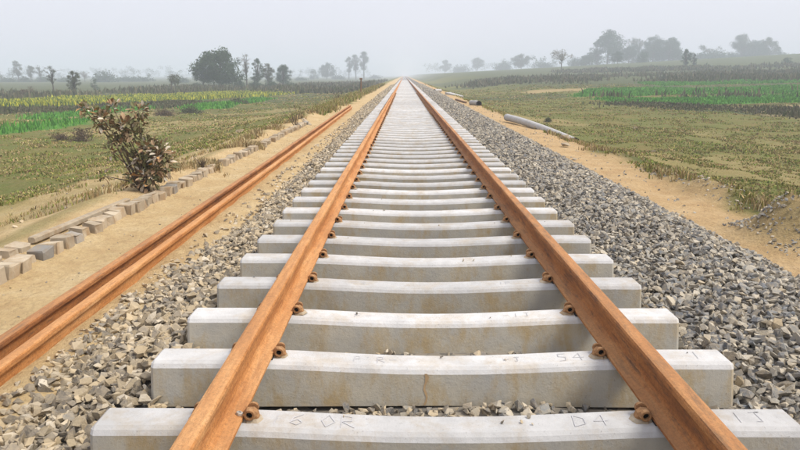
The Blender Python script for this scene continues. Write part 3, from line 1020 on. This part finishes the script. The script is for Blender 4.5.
def fill(polys, k, h0, h1, cols, wk=.0016, clumpscale=None, thr=.3, jit=.004):
    out = []
    area = []
    for q in polys:
        a = np.array(q); area.append(.5 * abs(np.dot(a[:, 0], np.roll(a[:, 1], 1)) - np.dot(a[:, 1], np.roll(a[:, 0], 1))))
    for q, ar in zip(polys, area):
        a = np.array(q); n_ = int(k * ar / sum(area))
        lo, hi = a.min(0), a.max(0)
        box = (hi - lo).prod()
        n_try = int(n_ * min(box / ar, 12))
        X, Y = RNG.uniform(lo[0], hi[0], n_try), RNG.uniform(lo[1], hi[1], n_try)
        ok = inpoly(X, Y, q)
        if clumpscale:
            ok &= vnoise(X, Y, clumpscale, 41) > thr
        X, Y = X[ok], Y[ok]
        dist = np.hypot(X, Y)
        X = X + RNG.normal(0, 1, len(X)) * jit * dist
        Y = Y + RNG.normal(0, 1, len(X)) * jit * dist * 1.6
        ok = np.abs(X) > 7
        X, Y, dist = X[ok], Y[ok], dist[ok]
        out.append(blades(np.stack([X, Y, ground(X, Y)], -1), RNG.uniform(h0, h1, len(X)) * (.35 + 1.2 * vnoise(X, Y, 6, 43)), .02 + wk * dist, pick(len(X), cols, .2), .3))
    return out
sets = fill(GREEN_L + GREEN_R, 42000, .15, .35, [(.09, .27, .035), (.07, .21, .03), (.13, .31, .045)])
tag(grassobj('green_crop', 'bright green young crop growing in long field strips', sets), cat='crop')
sets = fill([MUSTARD], 18000, .2, .5, [(.09, .15, .035), (.12, .17, .04), (.42, .40, .03), (.50, .46, .04), (.36, .36, .05)])
tag(grassobj('mustard_crop', 'yellow flowering mustard strip in the field beyond the spare rails', sets), cat='crop')
BR = [(.09, .09, .045), (.12, .105, .058), (.08, .095, .038), (.14, .12, .07)]
HEDGE = [field(q) for q in ([(540, 78), (700, 73), (860, 69), (860, 70.5), (700, 75), (540, 79.5)], [(480, 81), (700, 77.5), (860, 74.5), (860, 76), (700, 79), (480, 82.5)],
    [(570, 70.5), (700, 68), (860, 64), (860, 66.5), (700, 70), (570, 72.5)], [(600, 95.5), (690, 96), (860, 91.5), (860, 93), (700, 97.5), (600, 98)])]
sets = fill([DARK[0], DARK[2]], 16000, .10, .42, BR, .0022, 5, .35, .012) + fill([DARK[1], DARK[3]] + HEDGE, 60000, .3, 1.1, BR, .0026, 9, .42, .016)
grassobj('brush_strips', 'dark dry brush along the field banks', sets)['category'] = 'brush'

# ------------------------------------------------------------------ trees
def leafcloud(centres, radii, per, size, seed):
    rg = np.random.default_rng(seed)
    Vs = []
    for c_, r_, n_ in zip(centres, radii, per):
        d = rg.normal(0, 1, (n_, 3)); d /= np.linalg.norm(d, axis=1)[:, None]
        rad = rg.uniform(.05, 1.0, n_) ** .55
        p = np.array(c_) + d * (rad * r_)[:, None] * np.array([1, 1, .8])
        a = rg.normal(0, 1, (n_, 3)); a /= np.linalg.norm(a, axis=1)[:, None]
        b_ = np.cross(a, rg.normal(0, 1, (n_, 3))); b_ /= np.linalg.norm(b_, axis=1)[:, None]
        s = (size * r_) * rg.uniform(.6, 1.3, n_)[:, None]
        Vs.append(np.stack([p - a * s, p + b_ * s * .5, p + a * s, p - b_ * s * .5], 1))
    V = np.concatenate(Vs).reshape(-1, 3)
    return V, np.arange(len(V)).reshape(-1, 4)
def tree(p, hgt, wid, style, leafm, label, group, seed, name='field_tree', cat='tree'):
    r = random.Random(seed)
    root = empty(name, p)
    tag(root, label, cat, group)
    th = {'round': .22, 'tall': .35, 'sparse': .35, 'flat': .5, 'bush': .03}[style] * hgt
    tr = max(.05, .022 * hgt)
    lean = Vector((r.uniform(-.06, .06), r.uniform(-.06, .06), 0)) * hgt
    parts = [tube([(0, 0, -.3), (0, 0, .02 * hgt), lean * .3 + Vector((0, 0, th)), lean * .7 + Vector((0, 0, th + (hgt - th) * .5)), lean + Vector((0, 0, hgt * .92))],
                  [tr * 1.5, tr * 1.15, tr * .85, tr * .5, tr * .12], 7)]
    cs, rs, per = [], [], []
    nclump = {'round': 60, 'tall': 34, 'sparse': 15, 'flat': 15, 'bush': 14}[style]
    for i in range(nclump):
        ang = r.uniform(0, 2 * math.pi)
        if style == 'flat':
            zt = r.uniform(.55, .95); rr = wid / 2 * r.uniform(.3, 1)
        else:
            zt = r.uniform(0, 1)
            env = {'round': (max(.05, 1 - abs(zt * 2 - .95) ** 2.4)) ** .5, 'bush': (max(.1, 1 - zt ** 2)) ** .5,
                   'tall': (max(.1, 1 - abs(zt * 2 - 1.0) ** 3)) ** .5, 'sparse': (max(.15, 1 - abs(zt * 2 - 1.2) ** 2)) ** .5}[style]
            rr = wid / 2 * env * r.uniform(.25, .92)
            zt = (th + (hgt - th) * zt * .93) / hgt
        c_ = Vector((rr * math.cos(ang), rr * math.sin(ang), zt * hgt)) + lean * zt
        rad = {'round': .135, 'tall': .24, 'sparse': .14, 'flat': .16, 'bush': .24}[style] * wid * r.uniform(.6, 1.25)
        cs.append(c_); rs.append(rad)
        per.append(int({'round': 170, 'tall': 200, 'sparse': 90, 'flat': 120, 'bush': 150}[style] * r.uniform(.7, 1.2)))
        if i % 2 == 0 or style in ('sparse', 'flat'):
            st = lean * .5 + Vector((0, 0, r.uniform(.6, 1.0) * th + max(0, (c_.z - th)) * .35))
            mid = st.lerp(c_, .55) + Vector((0, 0, .05 * hgt))
            parts.append(tube([st, mid, c_ + Vector((0, 0, rad * .5))], [tr * .5, tr * .32, tr * .1], 5))
            if style == 'sparse':
                for _ in range(3):
                    q = mid.lerp(c_, r.random()); e_ = q + Vector((r.gauss(0, .1), r.gauss(0, .1), r.uniform(.05, .16))) * hgt
                    parts.append(tube([q, e_], [tr * .22, tr * .05], 4))
    V, Fc = join(parts)
    obj('trunk', mesh_of('trunk', V, Fc, 'bark', smooth=True), root)
    V, T = leafcloud(cs, rs, per, {'round': .14, 'tall': .12, 'sparse': .15, 'flat': .13, 'bush': .13}[style], seed)
    obj('crown', fast_mesh('crown', V, T, leafm), root)
    return root
def ptree(px, top, base, wpx, style, leafm, label, group=None, name='field_tree', cat='tree', dist=None, sink=0):
    """place a tree by the pixel of its foot; when the foot is hidden its distance is given"""
    if dist:
        d = ray(px, base); X, Y = d.x * dist, dist
        p = Vector((X, Y, float(ground(X, Y))))
    else:
        p = hit(px, base)
    dep = p.y * cp + (CAM_Z - p.z) * sp_
    d = ray(px, top)
    hgt = CAM_Z + d.z * p.y - p.z
    return tree((p.x, p.y, p.z - .05), max(hgt, .2), wpx / F_PX * dep, style, leafm, label, group, int(px * 7 + top))

LG = 'trees beyond the fields on the spare-rail side'
ptree(222, 51, 89.5, 56, 'round', 'leaf_dark', 'broad dense dark tree, largest and widest of the whole field edge', LG)
ptree(204, 60, 89, 22, 'round', 'leaf_dark', 'dark leafy tree merging into the side of the broadest tree', LG)
ptree(257, 57, 88, 15, 'round', 'leaf_dark', 'upright narrow dark tree standing just beside the broadest tree', LG)
ptree(268, 63, 87, 15, 'round', 'leaf_olive', 'middle low dark tree of the three beside the broadest tree', LG)
ptree(283, 64.5, 86.5, 19, 'round', 'leaf_dark', 'outermost low dark tree of the three beside the broadest tree', LG)
ptree(247, 53, 87, 12, 'sparse', 'leaf_pale', 'bare twiggy tree rising behind the broadest tree', LG)
ptree(172, 74.5, 92.5, 24, 'flat', 'leaf_olive', 'small spreading tree with layered branches near the mustard strip', LG)
ptree(54, 64.5, 93.5, 15, 'sparse', 'leaf_olive', 'gaunt tree with ragged tufts on crooked limbs', LG)
ptree(74, 69.5, 95, 14, 'round', 'leaf_olive', 'slim tree with one rounded leafy head on a bare trunk', LG)
ptree(86, 70, 90, 11, 'sparse', 'leaf_pale', 'thin half-bare tree between the round-headed tree and the low bush', LG, dist=330)
ptree(41, 63.5, 89, 11, 'sparse', 'leaf_olive', 'hazy ragged tree next to the gaunt tufted tree', LG, dist=330)
ptree(20, 60.5, 88, 9, 'tall', 'leaf_olive', 'tall slender hazy tree above the brown bush', LG, dist=330)
ptree(32, 65.5, 88, 8, 'tall', 'leaf_olive', 'shorter slender hazy tree beside the tall slender one', LG, dist=330)
ptree(3, 76, 88, 8, 'sparse', 'leaf_olive', 'small sparse tree at the outer end of the tree row', LG, dist=330)
ptree(95, 79, 90, 10, 'bush', 'leaf_dark', 'dark green rounded bush at the foot of the half-bare tree', LG, 'field_bush', 'bush')
ptree(30, 87.5, 97, 18, 'bush', 'leaf_brown', 'reddish brown bush at the edge of the mustard field', LG, 'field_bush', 'bush')
ptree(106, 74.5, 86.5, 26, 'bush', 'leaf_dark', 'broad hazy dome of foliage behind the rounded bush', LG, dist=330)
for i, (x_, t_, w_) in enumerate(((349, 57, 8), (356, 54, 9), (364, 51.5, 10))):
    ptree(x_, t_, 80, w_, 'tall', 'leaf_dark', ('shortest', 'middle', 'tallest')[i] + ' of three tall slender trees standing close together in the haze', 'slender trees in the haze', dist=520)
ptree(327, 63, 82, 19, 'round', 'leaf_dark', 'rounded hazy tree before the three slender trees', LG, dist=520)
ptree(314, 70, 82, 10, 'bush', 'leaf_dark', 'low hazy bush beside the rounded hazy tree', LG, 'field_bush', 'bush', dist=520)
# right-hand field edge
RG_ = 'trees along the rise on the pipe side'
ptree(607, 32, 67, 26, 'tall', 'leaf_dark', 'tall hazy tree with a knobbly top, highest of the rise', RG_, dist=420)
ptree(597, 40, 67, 18, 'round', 'leaf_dark', 'shoulder-high hazy tree leaning on the knobbly-topped tree', RG_, dist=425)
ptree(638, 36, 66, 24, 'flat', 'leaf_olive', 'pale flat-topped hazy tree between denser ones', RG_, dist=455)
ptree(652, 36, 66, 24, 'round', 'leaf_dark', 'dense hazy tree next to the pale flat-topped tree', RG_, dist=430)
ptree(668, 37.5, 66, 26, 'round', 'leaf_dark', 'wide dense hazy tree at the end of the clump', RG_, dist=425)
ptree(628, 47, 66, 20, 'round', 'leaf_dark', 'lower hazy tree filling the middle of the clump', RG_, dist=420)
ptree(617, 51, 68, 13, 'round', 'leaf_dark', 'small round darker tree in front of the knobbly-topped tree', RG_, dist=330)
ptree(642, 53, 68, 16, 'bush', 'leaf_dark', 'low leafy tree at the foot of the dense clump', RG_, dist=350)
ptree(585, 57, 68, 18, 'bush', 'leaf_dark', 'low rounded thicket at the near end of the clump', RG_, dist=420)
ptree(685, 48.5, 68, 11, 'round', 'leaf_dark', 'dark mushroom-headed small tree standing alone before the rise', RG_, dist=230)
ptree(694, 52, 68, 7, 'round', 'leaf_dark', 'little dark tree tucked against the mushroom-headed one', RG_, dist=233)
ptree(708, 46, 64, 18, 'flat', 'leaf_olive', 'faint thin flat tree behind the mushroom-headed one', RG_, dist=470)
ptree(718, 53, 64, 24, 'bush', 'leaf_dark', 'faint low thicket beyond the mushroom-headed tree', RG_, dist=455)
ptree(741, 36, 63, 18, 'tall', 'leaf_olive', 'tall faint tree at the start of the farthest clump', RG_, dist=470)
ptree(754, 41, 63, 22, 'round', 'leaf_dark', 'rounded faint tree in the middle of the farthest clump', RG_, dist=470)
ptree(766, 38, 63, 22, 'round', 'leaf_olive', 'broad faint tree closing the farthest clump', RG_, dist=470)
ptree(787, 57.5, 64, 12, 'bush', 'leaf_dark', 'small dark bush on the open rise', RG_, 'field_bush', 'bush', dist=230)
ptree(561, 49.5, 72, 24, 'sparse', 'leaf_pale', 'pale twiggy tree with whitish leaf tufts standing alone', RG_, dist=260)
ptree(521, 54.5, 74, 20, 'round', 'leaf_olive', 'lone rounded faint tree farther along from the twiggy one', RG_, dist=520)
ptree(477, 58.5, 75, 12, 'tall', 'leaf_olive', 'narrow very faint tree close to the line of the track', RG_, dist=680)
ptree(445, 60, 76, 14, 'round', 'leaf_dark', 'rounded very faint tree nearest the vanishing track', RG_, dist=760)
for i, (x_, t_, w_, dd) in enumerate(((578, 60, 20, 450), (592, 54, 20, 440), (660, 50, 26, 440), (676, 50, 18, 430), (700, 56, 22, 460), (730, 54, 20, 470), (747, 50, 24, 475), (775, 50, 18, 475), (790, 56, 20, 480), (545, 65, 18, 520), (503, 66, 22, 600), (462, 68, 20, 720))):
    ptree(x_, t_, 67, w_, 'bush', 'leaf_dark', 'low hazy thicket joining the crowns of the trees on the rise', RG_, 'thicket', 'bush', dist=dd)
for i, (x_, t_, w_, dd) in enumerate(((612, 46, 24, 445), (632, 45, 26, 450), (648, 46, 24, 445), (670, 46, 24, 440), (685, 54, 20, 455), (756, 46, 26, 478), (712, 56, 22, 470))):
    ptree(x_, t_, 67, w_, 'bush', 'leaf_dark', 'low hazy thicket joining the crowns of the trees on the rise', RG_, 'thicket', 'bush', dist=dd)
for i, (x_, t_, w_, dd) in enumerate(((10, 81, 20, 340), (26, 79.5, 18, 335), (45, 80.5, 22, 345), (66, 81, 20, 340), (124, 80, 20, 360), (140, 80.5, 24, 360), (182, 80, 20, 300), (300, 80, 16, 420), (338, 77, 16, 530), (374, 77, 14, 640))):
    ptree(x_, t_, 86, w_, 'bush', 'leaf_dark', 'low hazy thicket between the field trees on the spare-rail side', LG, 'thicket', 'bush', dist=dd)
for i, (x_, t_, w_) in enumerate(((197, 83.5, 14), (240, 82, 18), (255, 83, 16), (272, 82.5, 18), (290, 83, 14))):
    ptree(x_, t_, 88.5, w_, 'bush', 'leaf_dark', 'low dark undergrowth at the feet of the broadest tree and its neighbours', LG, 'thicket', 'bush')
# far belts of wood that read as one mass
def belt(name, label, spans, seed):
    rg = random.Random(seed)
    cs, rs, per = [], [], []
    for (x0, x1, y0, y1, step, hmin, hmax) in spans:
        L = math.hypot(x1 - x0, y1 - y0); n_ = int(L / step)
        for i in range(n_):
            t = i / n_
            x, y = x0 + (x1 - x0) * t + rg.gauss(0, 4), y0 + (y1 - y0) * t + rg.gauss(0, 8)
            hh = rg.uniform(hmin, hmax); z0 = float(ground(x, y))
            for q in range(4):
                cs.append((x + rg.gauss(0, hh * .22), y + rg.gauss(0, hh * .2), z0 + hh * rg.uniform(.15, .85))); rs.append(hh * .28); per.append(26)
    V, T = leafcloud(cs, rs, per, .28, seed)
    o = obj(name, fast_mesh(name, V, T, 'leaf_dark'))
    tag(o, label, 'wood', kind='stuff')
belt('distant_wood', 'hazy far belt of wood along the horizon', [(-900, -50, 1050, 1150, 9, 9, 20), (40, 900, 1100, 1000, 9, 8, 18), (-600, -90, 640, 760, 9, 5, 11), (-420, -150, 380, 470, 9, 2.5, 6), (90, 520, 620, 560, 7, 6, 12)], 5)

# mid-distance bushes on the slopes
BL = 'low bushes on the rough slopes'
for i, (px, base, hp, wp, lm) in enumerate(((84, 140, 13, 26, 'leaf_brown'), (58, 141, 8, 20, 'leaf_brown'), (165, 116, 5, 22, 'leaf_brown'), (192, 113, 4, 26, 'leaf_olive'),
        (240, 104, 3.5, 24, 'leaf_olive'), 
        (548, 122, 4, 10, 'leaf_olive'))):
    colour = {'leaf_olive': 'olive', 'leaf_brown': 'brown', 'leaf_dark': 'dark'}[lm]
    where = 'on the slope beyond the spare rails' if px < 400 else 'on the slope beyond the soil shoulder'
    ptree(px, base - hp, base, wp, 'bush', lm, f'low {colour} bush {where}', BL, 'slope_bush', 'bush')

# ------------------------------------------------------------------ leafy shrub by the cubes
def shrub():
    base = Vector((-3.42, 8.55, float(ground(-3.42, 8.55))))
    root = empty('leafy_shrub', base)
    tag(root, 'broad-leaved shrub with dusty brown and olive leaves beside the row of cubes', 'shrub')
    r = random.Random(11)
    # leaf heads: (x, y, z, radius, count) relative to the foot
    heads = [(.10, 0, .18, .17, 70), (.22, .05, .33, .20, 105), (.02, .05, .36, .16, 70), (.30, -.05, .48, .16, 70), (.12, 0, .52, .16, 65), (-.08, 0, .16, .14, 40),
             (-.02, 0, .72, .12, 32), (-.16, 0, .80, .15, 55), (-.32, .05, .78, .14, 48), (-.20, -.05, .62, .13, 36), (-.42, 0, .92, .12, 42), (-.56, 0, 1.0, .08, 18), (-.66, 0, 1.06, .05, 8),
             (-.28, 0, 1.08, .07, 12), (.02, .05, 1.02, .10, 30), (.06, 0, .88, .08, 18), (-.36, 0, .50, .08, 12), (-.5, .05, .18, .06, 8)]
    parts = []
    for (x, y, z, rad, c_) in heads:
        e_ = Vector((x, y, z))
        s0 = Vector((r.uniform(-.03, .08), r.uniform(-.03, .03), -.03))
        m1 = s0.lerp(e_, .5) + Vector((.06 if x < 0 else 0, 0, .05))
        parts.append(tube([s0, m1, e_], [.014, .010, .004], 6))
    V, Fc = join(parts)
    obj('stems', mesh_of('stems', V, Fc, 'stem', smooth=True), root)
    V, T, Tn = [], [], []
    cols = [(.19, .175, .085), (.15, .15, .07), (.25, .18, .105), (.31, .20, .115), (.36, .25, .15), (.52, .44, .34), (.54, .31, .13), (.46, .41, .32)]
    wts = [5, 6, 4, 4, 2, 2.2, .5, 2]
    for (x, y, z, rad, c_) in heads:
        for _ in range(int(c_ * 1.7)):
            d = Vector((r.gauss(0, 1), r.gauss(0, 1), r.gauss(.15, 1))).normalized()
            p = Vector((x, y, z)) + d * rad * r.uniform(.3, 1.0)
            out = (d + Vector((r.gauss(0, .45), r.gauss(0, .45), r.gauss(.25, .5)))).normalized()
            sd = out.cross(Vector((r.gauss(0, .4), r.gauss(0, .4), 1))).normalized()
            nn = sd.cross(out).normalized()
            L = r.uniform(.055, .11); W_ = L * r.uniform(.40, .58)
            o_ = len(V)
            prof = [(0, 0), (.25, .72), (.55, 1.0), (.82, .72), (1.0, 0)]
            for t, wv in prof:
                c0 = p + out * L * t + nn * (-.25 * L * t * t)
                V.append(c0)
                V.append(c0 + sd * W_ / 2 * wv + nn * W_ * .16 * wv)
                V.append(c0 - sd * W_ / 2 * wv + nn * W_ * .16 * wv)
            for q in range(4):
                a = o_ + q * 3
                T.append((a, a + 3, a + 4, a + 1)); T.append((a, a + 2, a + 5, a + 3))
            c = Vector(r.choices(cols, wts)[0]) * r.uniform(.75, 1.25)
            Tn += [c[:]] * 15
    tag(obj('foliage', fast_mesh('foliage', np.array([v_[:] for v_ in V]), np.array(T), 'blade', {'tint': np.array(Tn)}), root), kind='stuff')
shrub()
# small dead weeds and a peg on the far edge
def weed(p, h, label, seed):
    r = random.Random(seed)
    root = empty('dead_weed', p)
    tag(root, label, 'weed', 'dead weeds by the cube row')
    parts = []
    for _ in range(11):
        e_ = Vector((r.gauss(0, .35), r.gauss(0, .25), r.uniform(.55, 1))) * h
        m1 = e_ * .5 + Vector((0, 0, .1 * h))
        parts.append(tube([(0, 0, -.03), m1, e_], [.009, .007, .003], 4))
    V, Fc = join(parts)
    obj('stalks', mesh_of('stalks', V, Fc, 'stem'), root)
    cs = [(r.gauss(0, .25) * h, r.gauss(0, .2) * h, r.uniform(.35, 1) * h) for _ in range(9)]
    V, T = leafcloud(cs, [.16 * h] * 9, [12] * 9, .25, seed)
    tag(obj('seed_heads', fast_mesh('seed_heads', V, T, 'leaf_brown'), root), kind='stuff')
for i, (px, py, h) in enumerate(((202, 170, .2), (296, 128, .6), (338, 101, .6))):
    p = hit(px, py)
    weed((p.x, p.y, p.z), h, 'dead brown weed growing by the row of cubes', 50 + i)
p = hit(361, 94)
o = obj('marker_peg', mesh_of('marker_peg', *join([tube([(0, 0, -.1), (.01, 0, .7), (.02, 0, 1.1)], [.06, .055, .05], 8), boxvf(-.09, .12, -.07, .07, 1.1, 1.22)]), 'timber'), loc=p)
tag(o, 'dark upright marker peg on the sandy edge far along the line', 'peg')

# ------------------------------------------------------------------ haze
m = bpy.data.materials.new('haze')
m.use_nodes = True
n = m.node_tree
n.nodes.clear()
vol = n.nodes.new('ShaderNodeVolumePrincipled')
vol.inputs['Color'].default_value = (0.85, 0.925, 1.0, 1)
vol.inputs['Density'].default_value = 0.0016
vol.inputs['Anisotropy'].default_value = 0.0
mo = n.nodes.new('ShaderNodeOutputMaterial')
n.links.new(vol.outputs[0], mo.inputs['Volume'])
M['haze'] = m
hv, hf = boxvf(-1550, 1550, -60, 2560, -5, 30)
tag(obj('haze', mesh_of('haze', hv, hf, 'haze')), kind='stuff')
